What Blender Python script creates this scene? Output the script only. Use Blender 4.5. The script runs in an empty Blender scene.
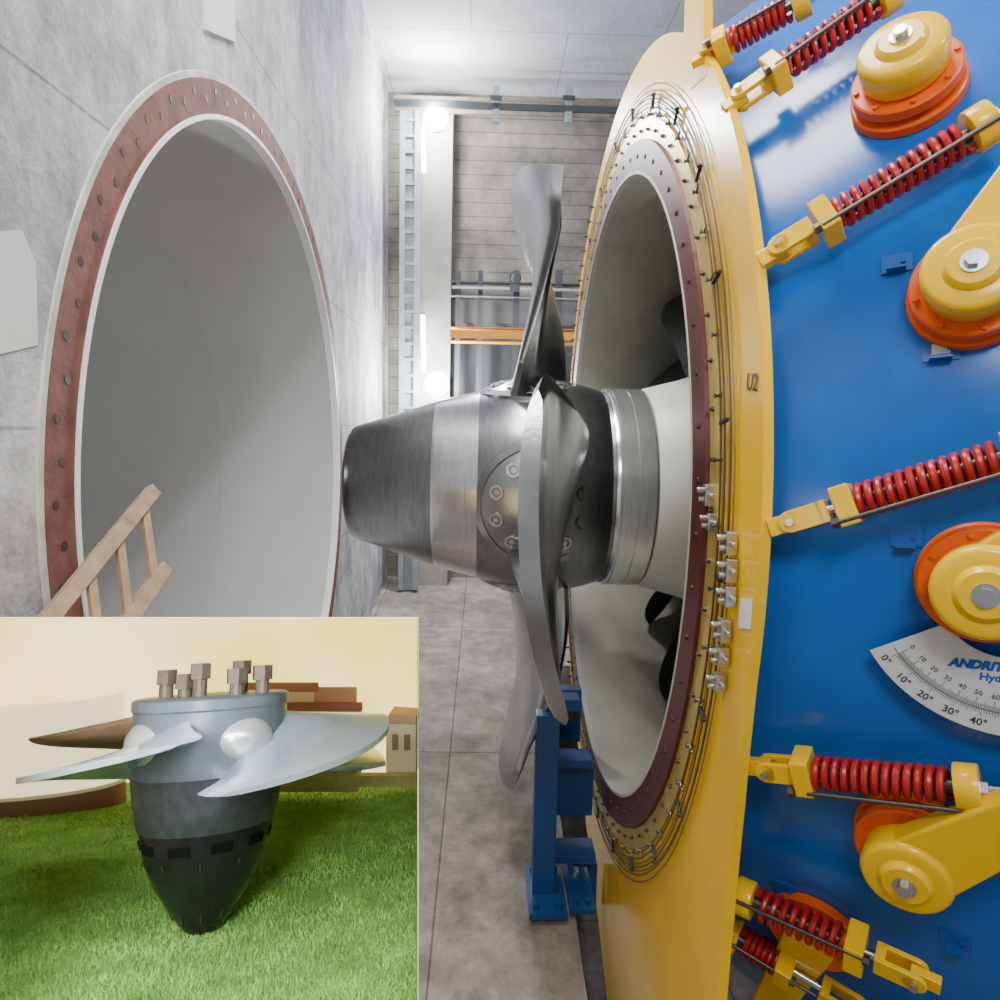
import bpy, bmesh, math, random
import numpy as np
from mathutils import Vector, Matrix
random.seed(4); rng=np.random.default_rng(7)
S=bpy.context.scene
COL=S.collection
# ------------------------------------------------------------------ camera
H,PT,YW,RL_,F=0.448,0.1119,0.0205,-0.0211,671.3
def w2c_rows():
    cw,sw,cp,sp,cr,sr=math.cos(YW),math.sin(YW),math.cos(PT),math.sin(PT),math.cos(RL_),math.sin(RL_)
    x1=np.array([cw,-sw,0]); y1=np.array([sw,cw,0]); z=np.array([0,0,1.])
    y2=y1*cp-z*sp; z2=y1*sp+z*cp
    return x1*cr-z2*sr, x1*sr+z2*cr, y2
RT,UP,FW=[Vector(v) for v in w2c_rows()]
CAMP=Vector((0,0,H))
cam_d=bpy.data.cameras.new("camera"); cam=bpy.data.objects.new("camera",cam_d); COL.objects.link(cam)
cam_d.sensor_width=36; cam_d.lens=F*36/1000; cam_d.clip_start=.02
M=Matrix.Identity(4)
for i in range(3):
    M[i][0]=RT[i]; M[i][1]=UP[i]; M[i][2]=-FW[i]; M[i][3]=CAMP[i]
cam.matrix_world=M
S.camera=cam
def C(x,y,z): return CAMP+RT*x+UP*y+FW*z
def ray(px,py): return (RT*((px-500)/F)+UP*((500-py)/F)+FW)
def PY(px,py,Y): d=ray(px,py); return CAMP+d*(Y/d.y)
def PX(px,py,X): d=ray(px,py); return CAMP+d*(X/d.x)
def D(px,py,z): return C((px-500)/F*z,(500-py)/F*z,z)
CX0,CR0,CS=.97,2.66,.70
def coneR(X): return CR0+CS*(X-CX0)
def hit(px,py,off=0):
    d=ray(px,py); t=.3
    while t<9:
        p=CAMP+d*t
        if math.hypot(p.y-5,p.z)<coneR(p.x)+off*math.sqrt(1+CS*CS): break
        t+=.004
    return CAMP+d*t
def conenorm(p):
    e=Vector((0,p.y-5,p.z)).normalized()
    return (e-Vector((CS,0,0))).normalized()
# ------------------------------------------------------------------ materials
MATS={}
def mat(name,col,rough=.5,metal=0,var=0,scale=6,bump=0,bscale=30,emit=None,es=0,stretch=None,spec=None,col2=None):
    if name in MATS: return MATS[name]
    m=bpy.data.materials.new(name); m.use_nodes=True; nt=m.node_tree; N=nt.nodes; L=nt.links
    b=N["Principled BSDF"]; b.inputs["Roughness"].default_value=rough; b.inputs["Metallic"].default_value=metal
    b.inputs["Base Color"].default_value=(*col,1)
    if spec is not None: b.inputs["Specular IOR Level"].default_value=spec
    tc=N.new("ShaderNodeTexCoord"); mp=N.new("ShaderNodeMapping"); L.new(tc.outputs["Object"],mp.inputs[0])
    if stretch: mp.inputs["Scale"].default_value=stretch
    if var or col2:
        n=N.new("ShaderNodeTexNoise"); n.inputs["Scale"].default_value=scale; n.inputs["Detail"].default_value=7; n.inputs["Roughness"].default_value=.62
        L.new(mp.outputs[0],n.inputs["Vector"])
        r=N.new("ShaderNodeValToRGB"); r.color_ramp.elements[0].position=.3; r.color_ramp.elements[1].position=.7
        a=[max(0,c*(1-var)) for c in col]; c2=col2 if col2 else [min(1,c*(1+var)) for c in col]
        r.color_ramp.elements[0].color=(*a,1); r.color_ramp.elements[1].color=(*c2,1)
        L.new(n.outputs["Fac"],r.inputs[0]); L.new(r.outputs[0],b.inputs["Base Color"])
    if bump:
        n2=N.new("ShaderNodeTexNoise"); n2.inputs["Scale"].default_value=bscale; n2.inputs["Detail"].default_value=5
        L.new(mp.outputs[0],n2.inputs["Vector"])
        bp=N.new("ShaderNodeBump"); bp.inputs["Strength"].default_value=bump; bp.inputs["Distance"].default_value=.02
        L.new(n2.outputs["Fac"],bp.inputs["Height"]); L.new(bp.outputs[0],b.inputs["Normal"])
    if emit: b.inputs["Emission Color"].default_value=(*emit,1); b.inputs["Emission Strength"].default_value=es
    MATS[name]=m; return m
def concrete(name,col,a_axis,b_axis,bw,bh,line=.75,scale=1.2,var=.14,rough=.85,stain=.5,c2=.9,off=.5,streak=(1,1,1)):
    m=mat(name,col,rough,0,var,scale,.35,25)
    nt=m.node_tree; N=nt.nodes; L=nt.links; b=N["Principled BSDF"]
    tc=N.new("ShaderNodeTexCoord"); sx=N.new("ShaderNodeSeparateXYZ"); L.new(tc.outputs["Object"],sx.inputs[0])
    cb=N.new("ShaderNodeCombineXYZ")
    for i,ax in((0,a_axis),(1,b_axis)):
        ad=N.new("ShaderNodeMath"); ad.operation='ADD'; ad.inputs[1].default_value=20.3 if i==0 else 17.1; L.new(sx.outputs[ax],ad.inputs[0]); L.new(ad.outputs[0],cb.inputs[i])
    br=N.new("ShaderNodeTexBrick"); br.inputs["Scale"].default_value=1; br.inputs["Brick Width"].default_value=bw; br.inputs["Row Height"].default_value=bh
    br.inputs["Mortar Size"].default_value=.009; br.inputs["Mortar Smooth"].default_value=.4
    br.inputs["Color1"].default_value=(1,1,1,1); br.inputs["Color2"].default_value=(c2,c2,c2,1); br.inputs["Mortar"].default_value=(line,line,line,1)
    br.offset=off
    L.new(cb.outputs[0],br.inputs["Vector"])
    mp=N.new("ShaderNodeMapping"); mp.inputs["Scale"].default_value=streak; L.new(tc.outputs["Object"],mp.inputs[0])
    n=N.new("ShaderNodeTexNoise"); n.inputs["Scale"].default_value=.8; n.inputs["Detail"].default_value=12; n.inputs["Roughness"].default_value=.78
    L.new(mp.outputs[0],n.inputs["Vector"])
    r=N.new("ShaderNodeValToRGB"); r.color_ramp.elements[0].position=.36; r.color_ramp.elements[0].color=(stain,stain,stain*.97,1); r.color_ramp.elements[1].position=.60
    r.color_ramp.elements[1].color=(1,1,1,1); L.new(n.outputs["Fac"],r.inputs[0])
    src=b.inputs["Base Color"].links[0].from_socket
    m1=N.new("ShaderNodeMixRGB"); m1.blend_type='MULTIPLY'; m1.inputs[0].default_value=1; L.new(src,m1.inputs[1]); L.new(br.outputs[0],m1.inputs[2])
    m2=N.new("ShaderNodeMixRGB"); m2.blend_type='MULTIPLY'; m2.inputs[0].default_value=1; L.new(m1.outputs[0],m2.inputs[1]); L.new(r.outputs[0],m2.inputs[2])
    L.new(m2.outputs[0],b.inputs["Base Color"]); return m
WALL=concrete("concrete_wall",(.58,.58,.605),1,2,100,1.25,.55,3.5,.28,.8,.38,.94,0,(2.0,2.0,.9))
CEIL=concrete("concrete_ceiling",(.58,.59,.61),0,1,2.5,2.2,.5,1.2,.08,.85,.80)
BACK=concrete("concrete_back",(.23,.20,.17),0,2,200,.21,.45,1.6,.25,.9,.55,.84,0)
FLOOR=concrete("concrete_floor",(.32,.28,.245),0,1,1.25,2.9,.40,5,.32,.85,.42,.90,0)
TUBE=mat("tube_grey_paint",(.48,.48,.475),.6,0,.05,1.2)
LIP=mat("white_lip",(.80,.81,.82),.5,0,.05,4)
BROWN=mat("red_oxide",(.155,.060,.048),.7,0,.40,6,.15,40)
BROWN2=mat("dark_red_oxide",(.085,.018,.018),.42,0,.25,9)
BOLTD=mat("dark_bolt",(.05,.03,.025),.5,.3)
STEEL=mat("machined_steel",(.62,.62,.63),.18,.97,.14,4,.03,60,stretch=(14,1,1))
COLL=mat("polished_collar",(.74,.74,.75),.18,.90,.12,4,.02,60,stretch=(14,1,1))
DSTEEL=mat("dark_steel",(.25,.25,.255),.25,.97,.18,5,.04,70,stretch=(8,1.5,1.5))
BSTEEL=mat("blade_steel",(.42,.425,.435),.24,1,.20,3,.04,40)
SILV=mat("bright_steel",(.6,.6,.6),.25,1)
DROD=mat("dark_rod",(.10,.09,.08),.4,.8)
YEL=mat("yellow_paint",(.84,.485,.0),.25,0,.05,3,spec=.35)
YEL2=mat("yellow_enamel",(.84,.495,.0),.20,0,.04,4,spec=.4)
BRASS=mat("worn_band",(.52,.38,.09),.30,.35,.2,8)
BLUE=mat("blue_paint",(.006,.105,.42),.19,0,.20,2)
BLUE2=mat("blue_bracket",(.005,.085,.34),.35)
STAND=mat("stand_blue",(.004,.05,.18),.35)
ORG=mat("orange_paint",(.72,.10,.002),.38,0,.08,8,spec=.3)
RED=mat("spring_red",(.38,.010,.008),.35,0,.1,20)
BLK=mat("black_rubber",(.012,.012,.013),.5)
CREAM=mat("cream_paint",(.62,.61,.55),.4,0,.04,3)
CHAM=mat("chamber_paint",(.34,.33,.275),.42,0,.15,2)
WOOD=mat("ladder_wood",(.32,.225,.145),.7,0,.3,12)
WHT=mat("white_plate",(.56,.55,.53),.5)
INK=mat("dark_ink",(.02,.02,.025),.6)
LOGO=mat("logo_blue",(.0,.08,.36),.5)
ORB=mat("orange_beam",(.85,.34,.01),.5,0,.1,4)
GALV=mat("galvanised",(.32,.35,.38),.5,.5,.2,9)
PLANK=mat("rough_plank",(.22,.17,.13),.85,0,.3,14)
DARK=mat("dark_machine",(.05,.055,.06),.6)
LAMP=mat("lamp_glow",(1,1,1),.5,emit=(.93,.97,1),es=300)
TUBEL=mat("tube_lamp_glow",(1,1,1),.5,emit=(.93,.97,1),es=40)
# ------------------------------------------------------------------ helpers
def thing(name,loc,label,cat,group=None,kind=None):
    o=bpy.data.objects.new(name,None); o.empty_display_size=.05; COL.objects.link(o); o.location=loc
    o["label"]=label; o["category"]=cat
    if group: o["group"]=group
    if kind: o["kind"]=kind
    return o
def WM(p):
    if p.parent is None: return p.matrix_basis.copy()
    return WM(p.parent)@p.matrix_parent_inverse@p.matrix_basis
def attach_world(o,p):
    o.parent=p; o.matrix_parent_inverse=WM(p).inverted()
def mk(name,verts,faces,m,parent=None,smooth=False,bev=0):
    me=bpy.data.meshes.new(name); me.from_pydata([tuple(v) for v in verts],[],faces); me.update()
    me.materials.append(m)
    bm=bmesh.new(); bm.from_mesh(me); bmesh.ops.recalc_face_normals(bm,faces=bm.faces)
    bm.to_mesh(me); bm.free()
    if smooth: me.polygons.foreach_set("use_smooth",[True]*len(me.polygons))
    o=bpy.data.objects.new(name,me); COL.objects.link(o)
    if bev:
        b=o.modifiers.new("bevel","BEVEL"); b.width=bev; b.segments=2; b.limit_method='ANGLE'
    if smooth:
        e=o.modifiers.new("split","EDGE_SPLIT"); e.split_angle=math.radians(38)
    if parent is not None: attach_world(o,parent)
    return o
def copyto(o,parent,mw):
    c=o.copy(); COL.objects.link(c); c.parent=parent
    if parent is not None: c.matrix_parent_inverse=WM(parent).inverted()
    c.matrix_basis=mw; return c
def struct(o): o["kind"]="structure"; return o
def frame(d):
    d=Vector(d).normalized(); a=Vector((0,0,1)) if abs(d.z)<.9 else Vector((0,1,0))
    u=d.cross(a).normalized(); v=d.cross(u); return u,v,d
class G:
    def __init__(s): s.v=[];s.f=[]
    def add(s,v,f): n=len(s.v); s.v+= [Vector(x) for x in v]; s.f+=[tuple(i+n for i in q) for q in f]; return s
    def cyl(s,a,b,r,r2=None,n=24,cap=True):
        a=Vector(a);b=Vector(b);u,v,d=frame(b-a); r2=r if r2 is None else r2; V=[];Fc=[]
        for i in range(n):
            t=2*math.pi*i/n; w=u*math.cos(t)+v*math.sin(t); V+= [a+w*r,b+w*r2]
        for i in range(n):
            j=(i+1)%n; Fc.append((2*i,2*j,2*j+1,2*i+1))
        if cap: Fc.append(tuple(2*i for i in range(n))[::-1]); Fc.append(tuple(2*i+1 for i in range(n)))
        return s.add(V,Fc)
    def box(s,c,ax,ay,az):
        c=Vector(c);ax=Vector(ax);ay=Vector(ay);az=Vector(az)
        V=[c+ax*i+ay*j+az*k for i in(-1,1) for j in(-1,1) for k in(-1,1)]
        return s.add(V,[(0,1,3,2),(4,6,7,5),(0,4,5,1),(2,3,7,6),(0,2,6,4),(1,5,7,3)])
    def bar(s,a,b,w,h,side=None):
        a=Vector(a);b=Vector(b);d=(b-a).normalized()
        u=Vector(side) if side is not None else frame(d)[0]
        u=(u-d*u.dot(d)).normalized(); v=d.cross(u)
        return s.box((a+b)/2,(b-a)/2,u*w/2,v*h/2)
    def tube(s,pts,r,n=8,closed=False):
        pts=[Vector(p) for p in pts]; m=len(pts); V=[];Fc=[]
        t=(pts[1]-pts[0]).normalized(); u,v,_=frame(t)
        for i in range(m):
            if closed: t=(pts[(i+1)%m]-pts[i-1]).normalized()
            else: t=(pts[min(i+1,m-1)]-pts[max(i-1,0)]).normalized()
            u=(u-t*u.dot(t)).normalized(); v=t.cross(u)
            for k in range(n):
                a=2*math.pi*k/n; V.append(pts[i]+u*math.cos(a)*r+v*math.sin(a)*r)
        for i in range(m if closed else m-1):
            for k in range(n):
                a=i*n+k; b=i*n+(k+1)%n; c=((i+1)%m)*n+(k+1)%n; d=((i+1)%m)*n+k; Fc.append((a,b,c,d))
        if not closed: Fc.append(tuple(range(n))); Fc.append(tuple((m-1)*n+k for k in range(n)))
        return s.add(V,Fc)
    def prism(s,poly,off):
        n=len(poly); off=Vector(off); V=[Vector(p) for p in poly]+[Vector(p)+off for p in poly]
        Fc=[tuple(range(n)),tuple(range(2*n-1,n-1,-1))]+[(i,(i+1)%n,n+(i+1)%n,n+i) for i in range(n)]
        return s.add(V,Fc)
    def mk(s,name,m,parent=None,smooth=False,bev=0): return mk(name,s.v,s.f,m,parent,smooth,bev=bev)
def lathe(prof,seg=128,a0=0,a1=2*math.pi,fn=None,closed=False):
    if fn is None: fn=lambda x,r,a:(x,5+r*math.cos(a),r*math.sin(a))
    full=abs(a1-a0-2*math.pi)<1e-6; n=seg if full else seg+1; V=[];Fc=[]
    m=len(prof)
    for i in range(n):
        a=a0+(a1-a0)*i/seg
        for x,r in prof: V.append(fn(x,r,a))
    for i in range(seg):
        j=(i+1)%n
        for k in range(m if closed else m-1):
            k2=(k+1)%m; Fc.append((i*m+k,i*m+k2,j*m+k2,j*m+k))
    return V,Fc
def lmk(name,prof,m,parent=None,seg=128,smooth=True,**k):
    V,Fc=lathe(prof,seg,**k); return mk(name,V,Fc,m,parent,smooth)
def pol(x,r,a): return Vector((x,5+r*math.cos(a),r*math.sin(a)))
def textobj(s,size,m,parent,org,xd,yd,extr=.0006,shear=0,name="lettering",bold=0):
    cu=bpy.data.curves.new("t","FONT"); cu.body=s; cu.size=size; cu.align_x='CENTER'; cu.align_y='CENTER'; cu.extrude=extr; cu.shear=shear; cu.offset=bold; cu.resolution_u=3
    t=bpy.data.objects.new("t",cu); COL.objects.link(t); dg=bpy.context.evaluated_depsgraph_get(); dg.update()
    me=bpy.data.meshes.new_from_object(t.evaluated_get(dg)); bpy.data.objects.remove(t)
    xd=Vector(xd).normalized(); yd=Vector(yd); yd=(yd-xd*yd.dot(xd)).normalized(); zd=xd.cross(yd)
    T=Matrix.Identity(4)
    for i in range(3): T[i][0]=xd[i];T[i][1]=yd[i];T[i][2]=zd[i];T[i][3]=Vector(org)[i]
    me.transform(T); me.materials.clear(); me.materials.append(m)
    o=bpy.data.objects.new(name,me); COL.objects.link(o); attach_world(o,parent); return o
# ------------------------------------------------------------------ room
A=1.624; YB=11.0; ZC=5.5
def zf(Y): return -2.85+(Y-4.5)*.115
n=160; V=[];Fc=[]
y0,y1,z0,z1=-3,YB,-4.4,ZC
for i in range(n):
    a=2*math.pi*i/n; c,s=math.cos(a),math.sin(a)
    V.append((-A,5+2.5*c,2.5*s))
    k=min((y1-5)/c if c>1e-9 else 1e9,(y0-5)/c if c<-1e-9 else 1e9,z1/s if s>1e-9 else 1e9,z0/s if s<-1e-9 else 1e9)
    V.append((-A,5+k*c,k*s))
for i in range(n):
    j=(i+1)%n; Fc.append((2*i,2*j,2*j+1,2*i+1))
for cy,cz in((y0,z0),(y0,z1),(y1,z0),(y1,z1)):
    a=math.atan2(cz,cy-5)%(2*math.pi); i=int(a/(2*math.pi)*n)%n; j=(i+1)%n
    V.append((-A,cy,cz)); Fc.append((2*i+1,2*j+1,len(V)-1))
wl=struct(mk("wall_left",V,Fc,WALL))
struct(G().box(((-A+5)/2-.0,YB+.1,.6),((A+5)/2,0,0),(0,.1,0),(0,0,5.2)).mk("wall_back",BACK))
struct(G().box((1.69,4,ZC+.1),(A+1.69,0,0),(0,7.2,0),(0,0,.1)).mk("ceiling",CEIL))
Vf=[(-A,-3,zf(-3)),(.66,-3,zf(-3)),(.66,YB,zf(YB)),(-A,YB,zf(YB))]
struct(G().prism(Vf,(0,0,-.25)).mk("floor",FLOOR))
struct(G().box((2.9,4,-4.5),(2.4,0,0),(0,7,0),(0,0,.1)).mk("trim_1",FLOOR))
struct(G().prism([(.66,7.9,zf(7.9)),(5,7.9,zf(7.9)),(5,YB,zf(YB)),(.66,YB,zf(YB))],(0,0,-.25)).mk("trim_2",FLOOR))
g=G().prism([PX(0,232,-A+.004),PX(22,230,-A+.004),PX(36,262,-A+.004),PX(38,345,-A+.004),PX(0,354,-A+.004)],(-.003,0,0))
struct(g.mk("trim_3",mat("patch_plaster",(.66,.65,.63),.8,0,.05,4)))
g=G().prism([PX(205,-20,-A+.02),PX(233,-20,-A+.02),PX(236,42,-A+.02),PX(207,30,-A+.02)],(-.02,0,0))
o=g.mk("wall_plate",mat("pale_plate",(.66,.67,.68),.6)); o["label"]="pale rectangular access plate on the concrete wall"; o["category"]="wall plate"
# ------------------------------------------------------------------ draft tube opening
th=thing("draft_tube",(-A,5,-2.32),"round grey draft tube opening with red-brown bolted flange","turbine tube")
lmk("tube_liner",[(-A+.012,2.335),(-1.9,2.34),(-2.9,2.38),(-2.905,2.39),(-4.5,2.52),(-7,2.8),(-9,3.0),(-9,0.01)],TUBE,th,160)
lmk("white_lip",[(-A,2.36),(-A+.02,2.36),(-A+.02,2.335),(-A-.05,2.335)],LIP,th,160)
lmk("flange",[(-A-.02,2.535),(-A+.012,2.535),(-A+.012,2.36),(-A-.02,2.36)],BROWN,th,160)
lmk("plaster_rim",[(-A-.01,2.572),(-A+.008,2.565),(-A+.008,2.535)],mat("rim_plaster",(.52,.52,.49),.8,0,.35,5),th,160)
g=G().cyl((0,0,0),(.0025,0,0),.019,n=16)
b0=None
for i in range(96):
    a=2*math.pi*(i+.3)/96; p=pol(-A+.0115,2.445+(.03 if i%2 else -.01),a)
    if b0 is None: b0=g.mk("bolt",BOLTD); b0.parent=th; b0.matrix_parent_inverse=WM(th).inverted(); b0.matrix_basis=Matrix.Translation(p)
    else: copyto(b0,th,Matrix.Translation(p))
# ------------------------------------------------------------------ ladder
th=thing("ladder",PY(50,618,2.25),"weathered wooden ladder leaning beside the round opening","ladder")
Atop=PY(152,492,2.85); Abot=PY(46,622,2.22); Btop=PY(163,570,2.72)
dirn=(Abot-Atop); Wv=Btop-Atop
for st in(Atop,Btop):
    G().bar(st-dirn*.02,st+dirn*1.6,.055,.045,side=Wv).mk("rail",WOOD,th,bev=.003)
for k in range(6):
    q=Atop+dirn*(.10+.27*k)
    G().bar(q,q+Wv,.034,.022,side=dirn).mk("rung",WOOD,th,bev=.003)
# ------------------------------------------------------------------ runner
XC=.34
th=thing("turbine_runner",(XC,5,-.8),"large steel propeller turbine runner with four blades and tapered nose cone","turbine runner")
nose=[(-1.0,0.001),(-1.01,.30),(-1.0,.37),(-.975,.41),(-.92,.432),(-.6,.535),(-.37,.61)]
lmk("nose_cone",nose,DSTEEL,th)
lmk("machined_band",[(-.37,.613),(-.345,.622),(-.06,.690)],STEEL,th)
hub=[(-.06,.69)]+[(x,.69+.09*(1-((x-.4)/.46)**2)) for x in np.linspace(-.055,.82,20)]+[(.84,.712)]
lmk("hub_body",hub,DSTEEL,th)
lmk("hub_collar",[(.84,.70),(.842,.722),(.86,.728),(.868,.728),(.87,.718),(.876,.718),(.878,.728),(.98,.728),(.982,.72),(.988,.72),(.99,.728),(1.10,.728),(1.11,.70)],COLL,th)
def blade(fn,r0,r1,half,cen,dlt,cam_,thk,nr=40,ns=36):
    V=[];Fc=[]
    def P(s,t,side):
        h=half(t); r=r0+(r1-r0)*t
        k=(1-abs(s)**6)**.5
        ax=cen(t)+s*dlt(t)+cam_(t)*(1-s*s)+side*thk(t)*.5*k
        return fn(ax,r,s*h)
    for side in(1,-1):
        for i in range(nr+1):
            for j in range(ns+1): V.append(P(-1+2*j/ns,i/nr,side))
    m=(nr+1)*(ns+1)
    for i in range(nr):
        for j in range(ns):
            a=i*(ns+1)+j; q=(a,a+1,a+ns+2,a+ns+1); Fc.append(q); Fc.append(tuple(m+x for x in q[::-1]))
    for i in range(nr):
        for j in(0,ns):
            a=i*(ns+1)+j; Fc.append((a,a+ns+1,m+a+ns+1,m+a))
    for j in range(ns):
        for i in(0,nr):
            a=i*(ns+1)+j; Fc.append((a,a+1,m+a+1,m+a))
    return V,Fc
for k in range(4):
    az=math.pi/2+math.radians(5.5)+k*math.pi/2
    V,Fc=blade(lambda ax,r,s,az=az:pol(ax,r*(1+.012*s*s*max(0,(r-1.6)/.5)),az+s),.66,2.15,
        half=lambda t:(.54-.04*math.sin(math.pi*min(1,t*1.25))-.10*t)*(1-.14*max(0,(t-.86)/.14)**2),
        cen=lambda t:.36+.06*math.sin(math.pi*min(1,t*1.1))-.05*t**3, dlt=lambda t:-.19*math.cos(min(1,t*1.25)*math.pi/2)+.095*t**4,
        cam_=lambda t:-.02*math.sin(math.pi*t)-.11*t**2.4, thk=lambda t:.12*(1-t)+.06+.03*t**6)
    mk("blade",V,Fc,BSTEEL,th,True)
    e=Vector((0,math.cos(az),math.sin(az))); tt=Vector((0,-math.sin(az),math.cos(az))); xx=Vector((1,0,0)); V=[];Fc=[]
    rings=[0,.1,.2,.3,.37,.372,.378,.38,.42,.422]; R=.799
    for ri,rr in enumerate(rings):
        for q in range(48):
            b=2*math.pi*q/48; hgt=math.sqrt(R*R-rr*rr)-(0.010 if rr in(.372,.378) else 0)-(0.09 if rr==.422 else 0)
            V.append(Vector((XC,5,0))+xx*math.cos(b)*rr+tt*math.sin(b)*rr+e*hgt)
    for ri in range(len(rings)-1):
        for q in range(48): Fc.append((ri*48+q,ri*48+(q+1)%48,(ri+1)*48+(q+1)%48,(ri+1)*48+q))
    fl=mk("blade_flange",V,Fc,mat("flange_disc_steel",(.31,.31,.315),.26,.97,.15,5,.03,60),th,True)
    for q in range(10):
        b=2*math.pi*(q+.5)/10; rr=.29
        nn=(xx*math.cos(b)*rr+tt*math.sin(b)*rr+e*math.sqrt(R*R-rr*rr)).normalized(); p=Vector((XC,5,0))+nn*R
        g=G()
        prof=[(.0,.05),(.008,.048),(.008,.034),(-.01,.032)]
        u,v,d=frame(nn); V2,F2=lathe(prof,20,fn=lambda x,r,a:p+d*x+u*math.cos(a)*r+v*math.sin(a)*r); g.add(V2,F2)
        g.cyl(p-nn*.01,p+nn*.004,.018,n=6); g.mk("bolt",SILV,fl)
th=thing("bulb_cone",(1.5,5,-.9),"cream painted stationary cone behind the runner hub","turbine cone")
lmk("cone_shell",[(1.115,.60),(1.12,.72),(1.15,.735),(1.40,.80),(1.9,.98),(2.6,1.35),(3.2,1.5)],CREAM,th)
# ------------------------------------------------------------------ yellow flange plate
XF=.92
th=thing("gate_flange",(XF,5,-4.2),"huge yellow steel flange plate with dark red bolted inner ring","turbine flange")
def yz(px,py): p=PX(px,py,XF); return (p.y-5,p.z)
def ext(a,b,z): t=(z-a[1])/(b[1]-a[1]); return (a[0]+(b[0]-a[0])*t,z)
rp=[yz(742,745),yz(735,805),yz(727,890),yz(718,1000)]; rp.append(ext(rp[2],rp[3],-4.24))
lp=[yz(583,800),yz(596,900),yz(607,1000)]; lp.append(ext(lp[1],lp[2],-4.24))
chain=rp+lp[::-1]
def rayR(a):
    c,s=math.cos(a),math.sin(a); best=0
    for i in range(len(chain)-1):
        (x1,y1_),(x2,y2_)=chain[i],chain[i+1]; dx,dy=x2-x1,y2_-y1_; den=c*dy-s*dx
        if abs(den)<1e-9: continue
        t=(x1*dy-y1_*dx)/den; u=(x1*s-y1_*c)/den
        if t>0 and -1e-6<=u<=1+1e-6: best=max(best,t)
    return best
n=360
RR=[]
for i in range(n):
    a=2*math.pi*i/n; RR.append(max(2.80,rayR(a)) if math.sin(a)<-.1 else 2.80)
RR2=[sum(RR[(i+d)%n] for d in range(-4,5))/9 if max(RR[(i+d)%n] for d in range(-6,7))<3.2 else RR[i] for i in range(n)]
inner=[(2.20*math.cos(2*math.pi*i/n),2.20*math.sin(2*math.pi*i/n)) for i in range(n)]
outer=[(RR2[i]*math.cos(2*math.pi*i/n),RR2[i]*math.sin(2*math.pi*i/n)) for i in range(n)]
V=[];Fc=[]
for X in(XF,XF+.035):
    for i in range(n):
        V.append((X,5+inner[i][0],inner[i][1])); V.append((X,5+outer[i][0],outer[i][1]))
for i in range(n):
    j=(i+1)%n; m=2*n
    Fc+= [(2*i,2*j,2*j+1,2*i+1),(m+2*i,m+2*i+1,m+2*j+1,m+2*j),(2*i+1,2*j+1,m+2*j+1,m+2*i+1),(2*i,m+2*i,m+2*j,2*j)]
mk("plate",V,Fc,YEL,th)
lmk("inner_ring",[(XF+.03,2.30),(XF-.03,2.30),(XF-.03,2.125),(XF+.03,2.12)],BROWN2,th,180)
lmk("pale_seal",[(XF-.031,2.13),(XF-.034,2.128),(XF-.034,2.112),(XF+.02,2.112)],mat("seal_grey",(.40,.39,.36),.5),th,180)
lmk("raised_band",[(XF,2.41),(XF-.012,2.41),(XF-.012,2.302),(XF,2.302)],BRASS,th,180)
def ringcopies(gg,name,m,parent,count,R,X,ph=0):
    b=None
    for i in range(count):
        a=2*math.pi*(i+ph)/count; Mx=Matrix.Translation(pol(X,R,a))@Matrix.Rotation(a-math.pi/2,4,'X')
        if b is None:
            b=gg.mk(name,m); b.parent=parent; b.matrix_parent_inverse=WM(parent).inverted(); b.matrix_basis=Mx
        else: copyto(b,parent,Mx)
ringcopies(G().cyl((0,0,0),(-.008,0,0),.013,n=6),"bolt",BOLTD,th,60,2.21,XF-.03)
ringcopies(G().cyl((0,0,0),(-.012,0,0),.011,n=6).cyl((-.012,0,0),(-.02,0,0),.006,n=8),"stud",DROD,th,72,2.35,XF-.012,.4)
g=G().prism([PX(676,60,XF-.003),PX(684,30,XF-.003),PX(686,-40,XF-.003),PX(703,-40,XF-.003),PX(704,40,XF-.003),PX(706,75,XF-.003),PX(690,90,XF-.003)],(.04,0,0)); g.mk("lifting_lug",YEL,th)
textobj("U2",.085,INK,th,PX(752,383,XF-.004),(0,-1,-.1),(0,-.1,1),name="marking",bold=.0008)
g=G().prism([PX(740,598,XF-.003),PX(752,599,XF-.003),PX(750,629,XF-.003),PX(738,628,XF-.003)],(.002,0,0)); g.mk("paper_label",mat("paper_white",(.75,.75,.73),.6),th)
g=G().cyl((0,0,0),(-.045,0,0),.008,n=8).cyl((-.012,0,0),(-.025,0,0),.015,n=6)
b=None
for i in range(36):
    a=math.radians(-62+124*i/35); Mx=Matrix.Translation(pol(XF,2.73,a))@Matrix.Rotation(a-math.pi/2,4,'X')
    if b is None: b=g.mk("rim_stud",BOLTD); b.parent=th; b.matrix_parent_inverse=WM(th).inverted(); b.matrix_basis=Mx
    else: copyto(b,th,Mx)
tb=thing("hydraulic_tubing",(XF-.04,5,-2.6),"thin steel hydraulic tubes clipped in rings on the yellow flange","tubing")
BRT=mat("brass_tube",(.34,.27,.13),.35,1)
for i,(R,X) in enumerate(((2.435,.905),(2.455,.90),(2.475,.905),(2.50,.90),(2.525,.905),(2.55,.90),(2.58,.905))):
    wob=lambda a:.008*math.sin(3*a+i)
    G().tube([pol(X,R+wob(2*math.pi*k/200),2*math.pi*k/200) for k in range(200)],.0034,6,True).mk("tube",DROD if i%2 else BRT,tb,True)
g=G().box((0,0,0),(.008,0,0),(0,.006,0),(0,0,.04)); g.cyl((-.006,0,.03),(-.016,0,.03),.007,n=8)
ringcopies(g,"tube_clip",BLK,tb,26,2.49,XF-.02,.2)
g=G().cyl((0,0,0),(-.03,0,0),.007,n=8); g.cyl((-.03,0,0),(-.036,0,0),.011,n=8); g.cyl((-.018,0,0),(-.018,0,.04),.005,n=8)
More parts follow.
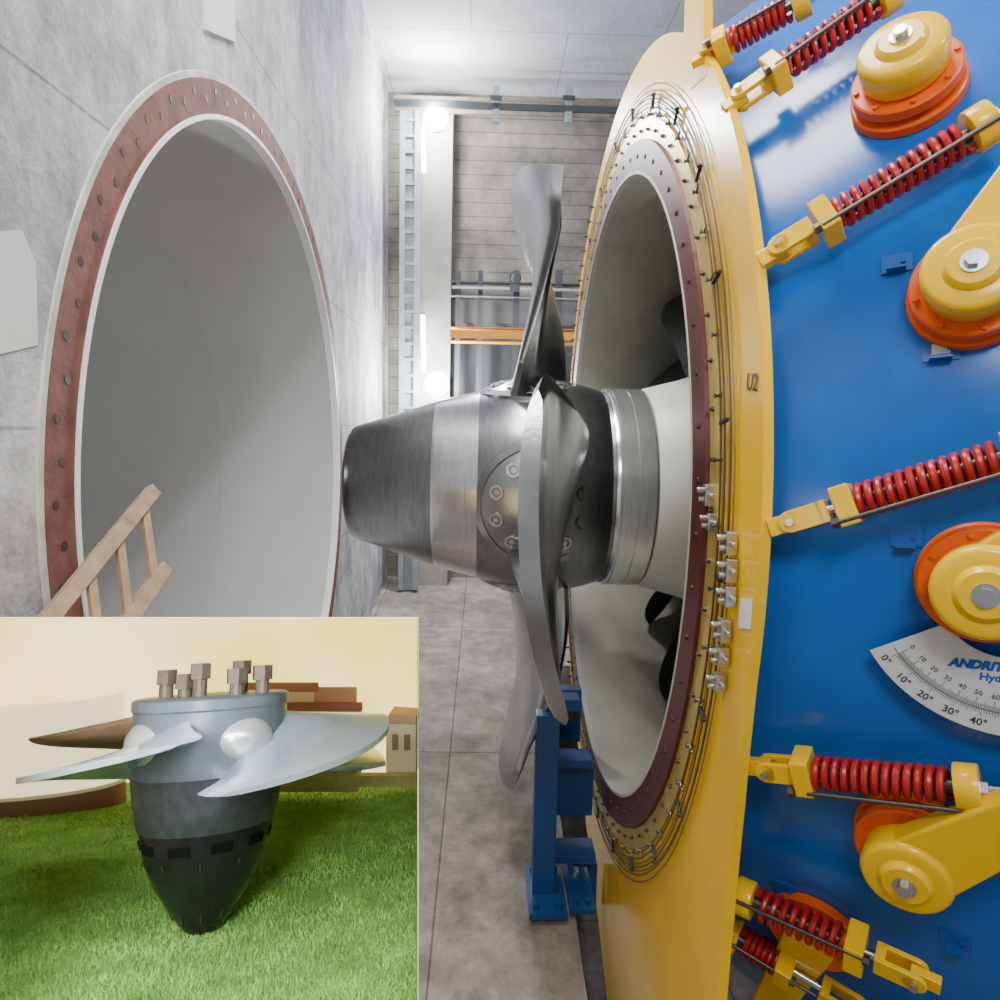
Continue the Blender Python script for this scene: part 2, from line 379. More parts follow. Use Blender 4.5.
ringcopies(g,"tube_fitting",mat("fitting_steel",(.18,.17,.15),.35,1),tb,60,2.425,XF,.7)
mf=thing("valve_manifold",PX(722,690,XF-.03),"column of silver hydraulic valve blocks on the yellow flange","valves")
for j,(px,py,w,h) in enumerate([(709,495,.018,.045),(712,522,.018,.035),(730,543,.022,.045),(730,570,.022,.045),(729,596,.022,.04),(724,630,.026,.045),(722,656,.026,.04),(719,682,.024,.035)]):
    p=PX(px,py,XF-.025); g=G().box(p,(.02,0,0),(0,w,0),(0,0,h*.95))
    g.cyl(p+Vector((-.02,0,h*.45)),p+Vector((-.05,0,h*.45)),.012,n=10); g.cyl(p+Vector((-.02,0,-h*.4)),p+Vector((-.042,0,-h*.4)),.012,n=6); g.cyl(p+Vector((0,-w,0)),p+Vector((0,-w-.03,0)),.010,n=10)
    g.mk("valve_block",mat("valve_alu",(.5,.5,.49),.3,.9,.2,30),mf,bev=.003)
th=thing("runner_chamber",(1.2,5,-2.2),"grey painted runner chamber wall seen through the flange","turbine chamber")
lmk("chamber_wall",[(XF-.01,2.113),(1.1,2.10),(1.4,2.14),(1.8,2.28),(2.6,2.75),(4.2,3.2),(4.2,.2)],CHAM,th,160)
gv=thing("guide_vane_ring",(2.0,5,-2.0),"dark curved guide vanes inside the turbine chamber","guide vanes")
VD=mat("vane_dark",(.05,.05,.048),.4)
for k in range(16):
    a=2*math.pi*(k+.35)/16; V=[];Fc=[]
    for sd in(0,1):
        for i in range(13):
            t=i/12; r=1.0+1.24*t; xb=2.06-.24*t; w=1-.35*max(0,(t-.7)/.3)**2-.3*max(0,(.2-t)/.2)
            for j in range(9):
                s=(j/8-.5)*w; V.append(pol(xb+s*.60+.10*(1-4*s*s)+sd*.03,r,a+s*.44*(1-.2*t)+.12*math.sin(math.pi*t)+sd*.02))
    m=117
    for i in range(12):
        for j in range(8):
            q=(i*9+j,i*9+j+1,(i+1)*9+j+1,(i+1)*9+j); Fc+=[q,tuple(x+m for x in q[::-1])]
    for i in range(12):
        for j in(0,8): q=i*9+j; Fc.append((q,q+9,q+9+m,q+m))
    for j in range(8):
        for i in(0,12): q=i*9+j; Fc.append((q,q+1,q+1+m,q+m))
    mk("guide_vane",V,Fc,VD,gv,True)
# ------------------------------------------------------------------ blue shell
th=thing("gate_barrel",(1.6,5,-3.4),"blue painted conical steel casing behind the yellow flange","turbine casing")
lmk("barrel_shell",[(XF+.04,2.60),(CX0,CR0),(1.25,coneR(1.25)),(3.6,coneR(3.6)),(3.65,coneR(3.6)-.02),(3.65,3.3)],BLUE,th,200)
def bracket(px,py,s=.05,white=False):
    p=hit(px,py); nn=conenorm(p); t2=(UP-nn*UP.dot(nn)).normalized(); t1=t2.cross(nn)
    b=thing("mounting_bracket",p,"small blue angle bracket welded on the casing" if not white else "small blue angle bracket with white sticker","bracket",group="blue brackets on the casing")
    g=G().box(p+nn*.004,t1*s*.9,t2*s*.65,nn*.005); g.box(p+nn*s*.35-t2*s*.6,t1*s*.55,t2*.004,nn*s*.5)
    g.cyl(p+t1*s*.4+nn*.005,p+t1*s*.4+nn*.02,.007,n=6); g.mk("plate",BLUE2,b)
    if white: G().box(p+nn*.011,t1*s*.45,t2*s*.3,nn*.001).mk("sticker",WHT,b)
for px,py in((888,122),(897,264),(906,536),(786,888),(955,938)): bracket(px,py)
bracket(941,350,.055,True)
# ------------------------------------------------------------------ spring rods
def spring(pts,off,label,r=.056,turns=12,side=1,tail=.10,bk=1.0):
    pc,pb,pe=pts
    A0=hit(*pc,off); E=hit(*pe,off); d=(E-A0).normalized(); L=(E-A0).length
    Bp=A0+d*((hit(*pb,off)-A0).dot(d))
    nn=conenorm((A0+E)/2); sv=d.cross(nn).normalized(); nn=sv.cross(d)
    t=thing("spring_rod",A0,label,"spring rod",group="red coil spring rods on the casing")
    g=G()
    for s in(-1,1): 
        g.box(A0+d*.035*bk+nn*s*.028*bk,d*.05*bk,sv*.036*bk,nn*.009)
        g.cyl(A0-d*.015+nn*(s*.028*bk-.009),A0-d*.015+nn*(s*.028*bk+.009),.036*bk,n=24)
    g.box(A0+d*.085*bk,d*.016,sv*.036*bk,nn*.037*bk)
    g.mk("clevis",YEL2,t,bev=.003)
    G().cyl(A0-d*.015-nn*.055*bk,A0-d*.015+nn*.055*bk,.014*bk,n=6).mk("pin",SILV,t)
    G().box(A0-d*.045,d*.045,sv*.030,nn*.016).mk("lug",YEL,t,bev=.003)
    G().cyl(A0+d*.09,Bp,.016,n=12).mk("threaded_rod",SILV,t,True)
    g=G().box(Bp,d*.030*bk,sv*.064*bk,nn*.060*bk); g.mk("end_block",YEL2,t,bev=.006)
    L2=(E-Bp).length-.05
    P=[]
    N=turns*18
    for i in range(N+1):
        a=2*math.pi*turns*i/N; P.append(Bp+d*(.035+(L2-.03)*i/N)+sv*math.cos(a)*r*.82+nn*math.sin(a)*r*.82)
    G().tube(P,.0118,8).mk("coil_spring",RED,t,True)
    G().cyl(Bp,E,.022,n=14).mk("core_rod",DROD,t,True)
    g=G().cyl(E-d*.03,E+d*.035,.070,n=30); g.mk("end_collar",YEL2,t,True,bev=.004)
    g=G().cyl(E+d*.035,E+d*.055,.03,n=6)
    if tail>.06: g.cyl(E+d*.055,E+d*tail,.014,n=12)
    g.mk("nut",SILV,t)
    off2=sv*side*.045+nn*.058
    g=G().cyl(A0+d*.12+off2,E+d*min(.10,tail)+off2,.0075,n=10); g.cyl(Bp+off2-d*.05,Bp+off2-d*.03,.018,n=6); g.cyl(E+d*.04+off2,E+d*.055+off2,.018,n=6)
    g.mk("guide_rod",DROD,t,True)
LBL="red coil spring on rod with yellow clevis, blocks and collar"
spring([(712,52),(722,48),(800,2)],.13,LBL,turns=9)
spring([(745,95),(775,72),(885,-4)],.13,LBL,turns=10)
spring([(785,247),(824,218),(980,128)],.13,LBL,turns=13)
spring([(797,520),(845,502),(1020,452)],.13,LBL,turns=13)
spring([(772,768),(804,771),(967,787)],.13,"red coil spring with yellow blocks and thin rod below",turns=13)
spring([(910,972),(856,947),(746,898)],.18,LBL,turns=9,tail=.055,r=.062,bk=1.05)
spring([(850,1005),(785,966),(732,934)],.13,LBL,turns=6,tail=.055,r=.06,bk=1.1)
# ------------------------------------------------------------------ lever hubs
def lever(px,py,armto,label,k=1.0,cap=True):
    p=hit(px,py); nn=conenorm(p); t2=(UP-nn*UP.dot(nn)).normalized(); t1=t2.cross(nn)
    t=thing("vane_lever",p,label,"lever",group="yellow levers on orange discs")
    fnn=lambda x,r,a:p+nn*x+t1*math.cos(a)*r+t2*math.sin(a)*r
    def LM(name,prof,m): V,Fc=lathe(prof,56,fn=fnn); return mk(name,V,Fc,m,t,True)
    if not cap:
        LM("base_disc",[(0,.178*k),(.030,.178*k),(.036,.172*k),(.036,.135*k),(.062,.135*k),(.062,.168*k),(.085,.168*k),(.09,.162*k),(.09,.001)],ORG)
        q=hit(*armto,.05); d=(q-(p+nn*.05)); d=(d-nn*d.dot(nn)); Ln=d.length; d.normalize(); s=nn.cross(d); c=p+nn*.045
        G().prism([c+s*.10*k,c+d*Ln+s*.07,c+d*(Ln+.05),c+d*Ln-s*.07,c-s*.10*k],nn*.06).mk("arm",YEL2,t,bev=.008)
        return
    LM("base_disc",[(0,.178*k),(.030,.178*k),(.036,.172*k),(.036,.135*k),(.062,.135*k),(.062,.168*k),(.095,.168*k),(.10,.162*k),(.10,.10*k)],ORG)
    LM("hub_cap",[(.10,.118*k),(.12,.132*k),(.20,.135*k),(.215,.127*k),(.22,.117*k),(.22,.08*k),(.232,.075*k),(.242,.065*k),(.242,.001)],YEL2)
    g=G().cyl(p+nn*.24,p+nn*.268,.022,n=6); g.cyl(p+nn*.24,p+nn*.248,.034,n=20); g.mk("cap_bolt",SILV,t)
    b0=None
    for q in range(8):
        a=2*math.pi*q/8+.2; b=p+t1*math.cos(a)*.150*k+t2*math.sin(a)*.150*k
        if b0 is None:
            b0=G().cyl(nn*.096,nn*.110,.010,n=6).mk("disc_bolt",ORG); b0.parent=t; b0.matrix_parent_inverse=WM(t).inverted(); b0.matrix_basis=Matrix.Translation(b)
        else: copyto(b0,t,Matrix.Translation(b))
    if armto:
        q=hit(*armto,.15); d=(q-(p+nn*.15)); d=(d-nn*d.dot(nn)); Ln=d.length; d.normalize(); s=nn.cross(d)
        c=p+nn*.125
        poly=[c+s*.120*k,c+d*Ln+s*.07,c+d*(Ln+.05)+s*.03,c+d*(Ln+.05)-s*.03,c+d*Ln-s*.07,c-s*.120*k]
        G().prism(poly,nn*.075).mk("arm",YEL2,t,bev=.008)
        e=c+d*Ln; G().cyl(e+nn*.06,e+nn*.10,.03,n=24).mk("arm_pin",SILV,t)
    return p,nn,t1,t2
LB="yellow vane lever hub bolted on stacked orange discs"
lever(908,97,None,LB+", upright cap",1.0)
lever(972,296,(1065,130),LB+", arm angled upward",.98)
p3,n3,u3,v3=lever(983,580,(1100,505),"yellow lever hub on orange disc above the degree scale",1.0)
lever(912,833,(1050,795),LB+", arm pointing sideways",.98)
lever(815,922,(775,985),"orange disc with low yellow arm beneath coil springs",.95,cap=False)
t=thing("degree_scale",p3,"white metal angle scale plate with degree markings and blue lettering","scale plate")
pc=p3+n3*.05
def sp(r,ang,h=0): return pc+u3*(r*math.cos(ang)+.06)+v3*(r*math.sin(ang)-.05)+n3*h
a0,a1=math.radians(208),math.radians(318)
poly=[sp(.405,a0+(a1-a0)*i/30) for i in range(31)]+[sp(.17,a1+(a0-a1)*i/20) for i in range(21)]
G().prism(poly,n3*.006).mk("plate",WHT,t)
g=G(); stp=math.radians(11.2)
for i in range(86):
    a=a0+.11+stp*i/10; L=.03 if i%10==0 else (.022 if i%5==0 else .014)
    g.bar(sp(.338,a,.0075),sp(.338+L*.7,a,.0075),.0014,.001,side=u3*math.sin(a)-v3*math.cos(a))
for i in range(101):
    a=a0+.11+stp*.74*i/10; L=.03 if i%10==0 else (.022 if i%5==0 else .014)
    g.bar(sp(.335,a,.0075),sp(.335-L,a,.0075),.0013,.001,side=u3*math.sin(a)-v3*math.cos(a))
for i in range(40):
    a=a0+.05+(a1-a0-.1)*i/40; b=a0+.05+(a1-a0-.1)*(i+1)/40; g.bar(sp(.3365,a,.0075),sp(.3365,b,.0075),.0015,.001,side=n3.cross(sp(1,b)-sp(1,a)))
g.mk("tick_marks",INK,t)
for i in range(9):
    a=a0+.11+stp*i
    xd=-u3*math.sin(a)+v3*math.cos(a); yd=-(u3*math.cos(a)+v3*math.sin(a))
    textobj("%d°"%(i*10),.031,INK,t,sp(.379,a,.007),xd,yd,name="numeral",bold=.0004)
    a=a0+.11+stp*.74*i
    xd=-u3*math.sin(a)+v3*math.cos(a); yd=-(u3*math.cos(a)+v3*math.sin(a))
    textobj("%d"%(i*10),.021,INK,t,sp(.291,a,.007),xd,yd,name="numeral")
q=hit(978,667,.056); q=pc+n3*.007+u3*((q-pc).dot(u3)+.004)+v3*((q-pc).dot(v3)+.008)
textobj("ANDRITZ",.036,LOGO,t,q,u3,v3,shear=.35,bold=.0022)
textobj("Hydro",.032,LOGO,t,q-v3*.034+u3*.040,u3,v3,bold=.0012,shear=.1)
# ------------------------------------------------------------------ back hall items
def item(name,g,m,label,cat,smooth=False,**k):
    o=g.mk(name,m,None,smooth,**k); o["label"]=label; o["category"]=cat; return o
def bx(px0,py0,px1,py1,Y,dep):
    a=PY(px0,py0,Y);b=PY(px1,py1,Y); c=(a+b)/2
    return G().box((c.x,Y+dep/2,c.z),(abs(b.x-a.x)/2,0,0),(0,dep/2,0),(0,0,abs(b.z-a.z)/2))
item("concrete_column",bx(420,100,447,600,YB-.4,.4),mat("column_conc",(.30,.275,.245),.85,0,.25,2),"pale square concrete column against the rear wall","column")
t=thing("cable_ladder",PY(408,560,YB-.7),"vertical galvanised perforated cable tray","cable tray")
for px in(400,415): bx(px,110,px+3,590,YB-.75,.06).mk("side_rail",GALV,t)
bx(403,110,415,590,YB-.70,.01).mk("tray_back",mat("tray_back",(.24,.27,.31),.5,.4),t)
for k in range(28):
    bx(402,118+k*16,416,121+k*16,YB-.74,.03).mk("cross_bar",GALV,t)
t=thing("ceiling_cable_tray",PY(500,110,9.9),"rough plank and dark steel rail under ceiling with hangers","cable tray")
bx(394,97,660,103,10.2,.05).mk("plank",PLANK,t); bx(394,106,660,108,9.9,.04).mk("rail",DARK,t); bx(394,111,660,114,10.4,.04).mk("plank",PLANK,t)
for px in(493,566):
    bx(px,86,px+6,122,9.9,.05).mk("hanger",GALV,t); bx(px-3,95,px+9,99,9.85,.05).mk("hanger_plate",DARK,t)
t=thing("steel_beam",PY(515,333,9.6),"orange painted steel cross beam","beam")
bx(450,327,600,330,9.6,.25).mk("flange",ORB,t); bx(450,330,600,341,9.62,.03).mk("web",ORB,t); bx(450,341,600,343.5,9.6,.25).mk("flange",ORB,t)
t=thing("dark_recess_rack",PY(485,390,YB-.3),"dark steel rack with pipes and small hoist by rear wall","rack")
bx(450,281,600,284,YB-.5,.2).mk("shelf",DARK,t); bx(450,296,600,299,YB-.5,.1).mk("shelf",GALV,t); bx(452,288,600,289.5,YB-.6,.03).mk("pipe",GALV,t)
for px in(456,478,514,556): bx(px,270,px+3,400,YB-.45,.05).mk("post",DARK,t)
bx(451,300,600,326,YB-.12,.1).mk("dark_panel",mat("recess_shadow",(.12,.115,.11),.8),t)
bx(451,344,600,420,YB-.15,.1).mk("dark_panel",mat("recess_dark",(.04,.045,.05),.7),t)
bx(510,284,520,290,YB-.8,.15).mk("motor",DARK,t,bev=.01); c=PY(515,278,YB-.75); G().tube([c+Vector((.08*math.sin(a),0,.09*math.cos(a))) for a in np.linspace(-2.6,2,16)],.015,8).mk("hook",DARK,t,True)
for px,py in((436,120),(437,384)):
    t=thing("floodlight",PY(px,py,YB-.9),"glaring round white floodlight on the column","lamp",group="floodlights on the column")
    c=PY(px,py,YB-.75)
    V,Fc=lathe([(0,.001),(0,.17)],32,fn=lambda x,r,a:c+Vector((r*math.cos(a),-.06,r*math.sin(a)))); mk("lens",V,Fc,LAMP,t)
    V,Fc=lathe([(0,.18),(-.06,.19),(-.065,.175)],32,fn=lambda x,r,a:c+Vector((r*math.cos(a),x,r*math.sin(a)))); mk("housing",V,Fc,GALV,t,True)
    G().box(c+Vector((0,.15,0)),(.03,0,0),(0,.2,0),(0,0,.03)).mk("bracket",GALV,t)
    ld=bpy.data.lights.new("flood","POINT"); ld.energy=320; ld.shadow_soft_size=.12; ld.color=(.93,.97,1); lo=bpy.data.objects.new("flood_lamp",ld); COL.objects.link(lo); lo.location=c+Vector((0,-.35,0))
for y0_,y1_ in((128,172),(315,372)):
    t=thing("tube_lamp",PY(423,y1_,YB-.6),"vertical white fluorescent tube lamp","lamp",group="vertical tube lamps")
    G().cyl(PY(423,y0_,YB-.6),PY(424,y1_,YB-.6),.03,n=14).mk("tube",TUBEL,t,True)
    G().cyl(PY(423,y0_-3,YB-.6),PY(423,y0_,YB-.6),.035,n=14).mk("end_cap",GALV,t)
# ------------------------------------------------------------------ blue stand
t=thing("support_stand",(.55,4.6,zf(4.6)),"blue painted steel support stand with bolted base plates","stand")
def sbx(px0,py0,px1,py1,Y,dep,name,bev=.005):
    bx(px0,py0,px1,py1,Y,dep).mk(name,STAND,t,bev=bev)
zb_=zf(4.4)
sbx(537,716,554,905,4.35,.12,"post")
sbx(556,690,580,742,5.2,.12,"head_plate")
sbx(548,700,580,712,4.7,.15,"top_rail")
sbx(554,760,592,768,4.6,.18,"cross_rail"); sbx(553,768,592,816,4.78,.05,"cross_plate")
sbx(554,856,596,864,4.5,.22,"cross_rail"); sbx(556,864,596,905,4.7,.05,"cross_plate")
for X0,X1,Y0,Y1 in((.34,.60,4.15,4.65),(.62,.80,4.20,4.65)):
    g=G().box(((X0+X1)/2,(Y0+Y1)/2,zb_+.035),((X1-X0)/2,0,0),(0,(Y1-Y0)/2,0),(0,0,.018))
    for xx_ in(X0+.05,X1-.05):
        for yy_ in(Y0+.06,Y1-.06): g.cyl((xx_,yy_,zb_+.05),(xx_,yy_,zb_+.09),.02,n=6)
    g.mk("base_plate",STAND,t)
G().cyl(PY(566,716,4.8),PY(566,706,4.8),.085,n=24).mk("pad",BOLTD,t,True)
# ------------------------------------------------------------------ outdoor scene box
SKYM=bpy.data.materials.new("sky_backdrop"); SKYM.use_nodes=True; nt=SKYM.node_tree; N=nt.nodes; L=nt.links; b=N["Principled BSDF"]
tc=N.new("ShaderNodeTexCoord"); nz=N.new("ShaderNodeTexNoise"); nz.inputs["Scale"].default_value=2.0; nz.inputs["Detail"].default_value=4; L.new(tc.outputs["Object"],nz.inputs["Vector"])
r=N.new("ShaderNodeValToRGB"); r.color_ramp.elements[0].position=.40; r.color_ramp.elements[0].color=(.88,.74,.16,1); r.color_ramp.elements[1].position=.58; r.color_ramp.elements[1].color=(1,.80,.48,1)
L.new(nz.outputs["Fac"],r.inputs[0]); L.new(r.outputs[0],b.inputs["Base Color"]); L.new(r.outputs[0],b.inputs["Emission Color"]); b.inputs["Emission Strength"].default_value=1.9; b.inputs["Roughness"].default_value=.9
zF,zB=.60,1.66
uR,vT,uL,vB=(418-500)/F,(500-618)/F,-.80,-.95
def lawnY(z): return -.559-.154*(z-.75)
bxo=thing("outdoor_scene_box",C(-.4,-.8,1.0),"open display box with cream cloudy sky backdrop","display box")
e=.0008
def fr(u,v,z,ou=0,ov=0): return C(u*z+ou,v*z+ov,z)
G().prism([fr(uL,vT,zB),fr(uR,vT,zB),fr(uR,vB,zB),fr(uL,vB,zB)],FW*.01).mk("backdrop",SKYM,bxo)
def slab(a,b,c,d,off): return G().prism([a,b,c,d],off)
slab(fr(uL,vT,zF,0,-e),fr(uR,vT,zF,0,-e),fr(uR,vT,zB,0,-e),fr(uL,vT,zB,0,-e),UP*e*.8).mk("top_panel",mat("box_top",(.6,.56,.36),.8),bxo)
slab(fr(uR,vT,zF,-e),fr(uR,vB,zF,-e),fr(uR,vB,zB,-e),fr(uR,vT,zB,-e),RT*e*.8).mk("side_panel",mat("box_side",(.20,.22,.10),.8),bxo)
slab(fr(uL,vT,zF),fr(uL,vB,zF),fr(uL,vB,zB),fr(uL,vT,zB),-RT*.01).mk("side_panel",MATS["box_top"],bxo)
slab(C(uL*zF,vB*zF,zF),C(uR*zF,vB*zF,zF),C(uR*zB,vB*zB,zB),C(uL*zB,vB*zB,zB),-UP*.02).mk("base_panel",MATS["box_top"],bxo)
for x,z in((-.42,.66),(-.12,.66),(-.30,1.5),(-1.1,1.5)):
    p=C(x,vB*z-.01,z); G().cyl((p.x,p.y,p.z),(p.x,p.y,zf(p.y)),.02,n=12).mk("leg",GALV,bxo,True)
SOIL=mat("lawn_soil",(.10,.25,.045),.9,0,.3,20)
lw=thing("lawn",C(-.4,lawnY(1.0),1.0),"bright green mown grass lawn","lawn",kind="stuff")
def LP(x,z,h=0): return C(x,lawnY(z)+h,z)
G().prism([LP(uL*zF,zF),LP(uR*zF-e,zF),LP(uR*zB-e,zB),LP(uL*zB,zB)],-UP*.03).mk("ground",SOIL,lw)
NB=90000
zz=zF+(zB-zF)*rng.random(NB)**1.5; uu=uL+(uR-.004-uL)*rng.random(NB); xx=uu*zz; nb=NB
hgt=.003+.006*rng.random(nb); ang=rng.random(nb)*6.28; lean=(rng.random((nb,2))-.5)*.010; wid=.0007+.0006*rng.random(nb)
yy=-.559-.154*(zz-.75)
Pc=np.stack([xx,yy-.001,zz],1); dx=np.stack([np.cos(ang)*wid,0*ang,np.sin(ang)*wid],1)
tip=Pc+np.stack([lean[:,0],hgt,lean[:,1]],1)
tip[:,0]=np.minimum(tip[:,0],uR*tip[:,2]-e-.001)
vc=np.stack([Pc-dx,Pc+dx,tip],1).reshape(-1,3)
B=np.array([RT,UP,FW]); vw=vc@B+np.array(CAMP)
me=bpy.data.meshes.new("grass_blades"); me.vertices.add(nb*3); me.vertices.foreach_set("co",vw.astype(np.float32).ravel())
me.loops.add(nb*3); me.loops.foreach_set("vertex_index",np.arange(nb*3,dtype=np.int32)); me.polygons.add(nb); me.polygons.foreach_set("loop_start",np.arange(0,nb*3,3,dtype=np.int32)); 
me.update(calc_edges=True); me.validate()
GR=mat("grass_green",(.13,.35,.055),.7,0,.35,14,col2=(.30,.55,.11)); me.materials.append(GR)
o=bpy.data.objects.new("grass_blades",me); COL.objects.link(o); attach_world(o,lw); o["kind"]="stuff"
# monument runner
zb=.915
Bp=C((203-500)/F*zb,lawnY(zb),zb)
sl=math.atan(.154)
Um=(UP*math.cos(sl)+FW*(math.sin(sl)+.07)-RT*.048).normalized(); Fm=(FW-Um*FW.dot(Um)).normalized(); Rm=Fm.cross(Um)
k=zb/F*1.02
mt=thing("turbine_runner_monument",Bp,"grey and black turbine runner standing nose down on grass","turbine runner")
def mp(h,r,a): return Bp+Um*h*k+Rm*(r*k*math.cos(a))-Fm*(r*k*math.sin(a))
MG=mat("monument_grey",(.070,.088,.115),.33,.2,.20,40,spec=.45); MB=mat("monument_black",(.008,.008,.010),.18,0,.3,60,spec=.5); MW=mat("monument_fillet",(.46,.49,.53),.28,.6,.1,40)
MBL=mat("monument_blade",(.44,.54,.68),.18,.65,.10,25); MBR=mat("monument_blade_brown",(.13,.075,.045),.5,.1,.25,25)  # second blade colour is a darker brown, used on the back-left blade
RUST=mat("rusty_bolt",(.085,.068,.055),.55,.3,.3,80,spec=.3); MGD=mat("monument_dark_grey",(.036,.041,.050),.30,.1,.4,60,spec=.5)
def ml(name,prof,m,seg=64): V,Fc=lathe([(h,r) for h,r in prof],seg,fn=mp); return mk(name,V,Fc,m,mt,True)
ml("nose",[(0,0.1),(0,16),(5,20),(12,25.5),(25,34.5),(45,46.5),(65,55),(85,60.3),(97,62.5)],MB)
ml("lower_cone",[(97,63),(99,64.5),(120,69),(146,73)],MGD)
ml("hub",[(146,73),(148,75),(185,75),(208,74),(210,76),(219,76),(221,73),(221,.1)],MG)
for q in range(10):
    a=2*math.pi*(q+.5)/10
    c=mp(84,60.0,a); c2=mp(76,57.4,a); t_=(mp(84,59,a+.1)-mp(84,59,a-.1)).normalized(); nn=(mp(84,65,a)-c).normalized()
    G().box(c,t_*.0135,(c2-c)*.55,nn*.0008).mk("slot",mat("slot_dark",(.004,.004,.004),.8,spec=.1),mt)
    G().bar(mp(72,57.8,a+.31),mp(14,27.8,a+.31),.0016,.0016).mk("rib",mat("rib_brown",(.06,.035,.025),.4,.3),mt)
for q,(ang,rr) in enumerate([(2.9,46),(2.5,28),(1.8,22),(3.9,36),(.6,40),(.12,54),(5.2,36)]):
    dh=[0,-5,4,5,-2,0,6][q]
    g=G().cyl(mp(221,rr,ang),mp(238+dh,rr,ang),7*k,n=12); g.cyl(mp(234+dh,rr,ang),mp(249+dh,rr,ang),10.5*k,n=6); g.mk("bolt",RUST,mt)
for q in range(4):
    az=math.radians((20,120,208,-54)[q])
    V,Fc=blade(lambda ax,r,s,az=az:mp(ax,r,az+s),62,(182,164,166,178)[q],
        half=lambda t:(.64+.34*t)*(1-.20*max(0,(t-.6)/.4)**2.2),
        cen=lambda t,q=q:(172,174,174,160)[q]-3*t, dlt=lambda t:-(25-6*t), cam_=lambda t:-3*t, thk=lambda t,q=q:(20*(1-t)+8 if q==2 else 12*(1-t)+5.5))
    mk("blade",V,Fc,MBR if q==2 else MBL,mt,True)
    a2=math.radians((40,126,208,-54)[q])
    cc=mp(180,71,a2); nn=(mp(180,80,a2)-cc).normalized(); tq=Um; sq=nn.cross(tq)
    V,Fc=lathe([(-.012,.040),(.004,.036),(.012,.026),(.018,.012),(.020,.0)],32,fn=lambda x,r,a:cc+nn*x+tq*math.cos(a)*r*.75+sq*math.sin(a)*r)
    mk("blade_fillet",V,Fc,MW,mt,True)
def dbox(px0,py0,px1,py1,z,dep): 
    return G().prism([D(px0,py0,z),D(px1,py0,z),D(px1,py1,z),D(px0,py1,z)],FW*dep)
zz0=1.50
t=thing("flat_roofed_building",D(310,790,zz0),"low tan building with brown flat roofs","building")
BT=mat("tan_wall",(.62,.40,.22),.8,0,.1,30); BRF=mat("brown_roof",(.34,.12,.065),.7); BW=mat("pale_wall",(.85,.78,.58),.8)
dbox(240,708,358,792,zz0,.04).mk("body",BT,t); dbox(238,683,318,692,zz0-.004,.006).mk("roof",BRF,t); dbox(245,692,314,708,zz0,.01).mk("upper_wall",mat("orange_wall",(.76,.52,.28),.8),t)
dbox(238,703,362,711,zz0-.006,.008).mk("roof",BRF,t); dbox(314,688,356,703,zz0,.01).mk("upper_wall",mat("brick_wall",(.50,.24,.13),.8),t)
for px in(285,315,345): dbox(px,728,px+12,775,zz0-.004,.005).mk("window",mat("pane_dark",(.35,.25,.15),.4),t)
t=thing("small_house",D(400,770,1.56),"small cream house with pale roof","house")
dbox(386,723,416,775,1.56,.05).mk("body",BW,t)
G().prism([D(383,724,1.55),D(390,714,1.55),D(416,716,1.55),D(416,724,1.55)],FW*.06).mk("roof",mat("roof_tan",(.6,.38,.25),.8),t)
dbox(392,735,398,750,1.556,.003).mk("window",MATS["pane_dark"],t); dbox(404,735,410,750,1.556,.003).mk("window",MATS["pane_dark"],t)
item("boundary_wall",dbox(275,776,416.5,787,1.48,.02),mat("low_wall",(.40,.40,.16),.8,0,.2,30),"low ochre boundary wall at lawn edge","wall")
t=thing("round_building",D(10,800,1.40),"round cream building with brown base band","building")
cc=LP((-30-500)/F*1.50,1.50); rr=.345
ff=lambda h,r,a:cc+UP*h+RT*(r*math.cos(a))-FW*(r*.36*math.sin(a))
V,Fc=lathe([(.04,rr),(.245,rr),(.247,rr*.98),(.04,rr*.98)],64,a0=0,a1=math.pi,fn=ff); mk("wall",V,Fc,mat("cream_glow_render",(.95,.88,.66),.8,0,.03,8,emit=(1,.87,.56),es=1.2),t,True)  # wall material is given a glow so it blends with the bright sky
V,Fc=lathe([(-.01,rr*1.01),(.050,rr*1.01),(.050,rr*.98)],64,a0=0,a1=math.pi,fn=ff); mk("base_band",V,Fc,mat("band_brown",(.16,.07,.05),.7),t,True)
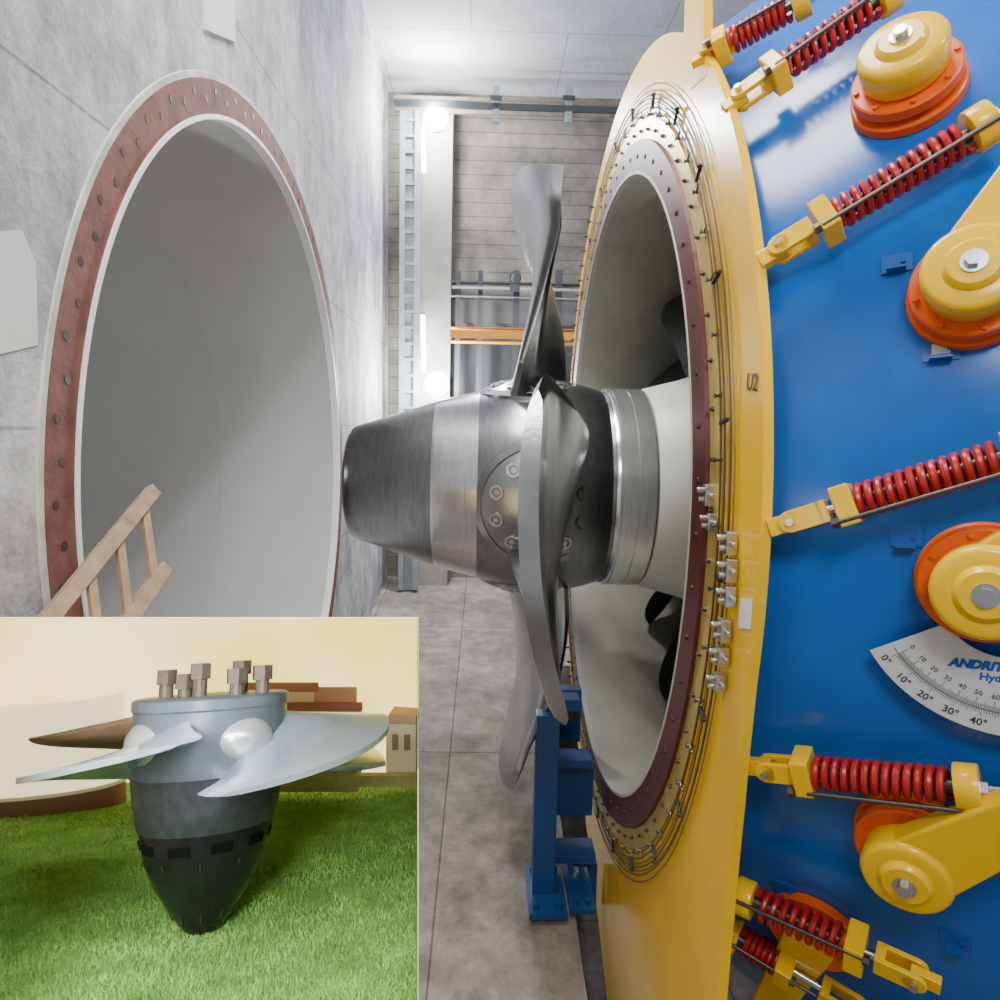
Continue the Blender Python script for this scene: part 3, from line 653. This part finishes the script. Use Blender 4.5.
V,Fc=lathe([(.050,rr*1.02),(.057,rr*1.02),(.057,rr)],64,a0=0,a1=math.pi,fn=ff); mk("ledge",V,Fc,mat("ledge_pale",(.75,.66,.5),.7),t,True)
# ------------------------------------------------------------------ lights
W=bpy.data.worlds.new("w"); S.world=W; W.use_nodes=True; W.node_tree.nodes["Background"].inputs[0].default_value=(.93,.96,1,1); W.node_tree.nodes["Background"].inputs[1].default_value=.46
def area(name,loc,to,sx,sy,e,col=(1,1,1)):
    l=bpy.data.lights.new(name,"AREA"); l.shape='RECTANGLE'; l.size=sx; l.size_y=sy; l.energy=e; l.color=col
    o=bpy.data.objects.new(name,l); COL.objects.link(o); o.location=loc; o.rotation_euler=(Vector(to)-Vector(loc)).to_track_quat('-Z','Y').to_euler(); return o
area("hall_light",(-.2,3.0,5.3),(-.2,4.5,0),1.6,2.4,390,(1,.98,.95))
area("hall_light_rear",(0,-1.5,3.2),(.8,4,0),1.4,1.0,150,(.97,.98,1))
area("hall_light_side",(3.4,.2,3.6),(1.4,3.2,0),.6,.6,80,(1,1,1))
area("ring_fill_light",(-.1,4.4,4.6),(.92,5,2.3),.25,.25,140,(1,1,1))  # unseen lamp added for the hot highlight on the ring top
tl=bpy.data.lights.new("tube_fill_data","POINT"); tl.energy=42; tl.shadow_soft_size=.3; to=bpy.data.objects.new("tube_fill_light",tl); COL.objects.link(to); to.location=(-5.2,4.4,.8)  # unseen fill lamp added to brighten the draft tube interior
area("box_fill_strip",C(-.36,vT*.70-.006,.70),C(-.50,-.62,1.25),.50,.03,7,(1,.98,.94))  # unseen strip added under the top panel for a sunlit lawn
sp_=bpy.data.lights.new("box_fill_spot","SPOT"); sp_.energy=90; sp_.spot_size=math.radians(55); sp_.spot_blend=.3; sp_.shadow_soft_size=.20; sp_.color=(1,.98,.95)  # unseen spot added near the camera to light the box interior
so=bpy.data.objects.new("box_fill_spot",sp_); COL.objects.link(so); so.location=C(-.30,.18,-.25); so.rotation_euler=(C(-.44,-.68,1.0)-so.location).to_track_quat('-Z','Y').to_euler()
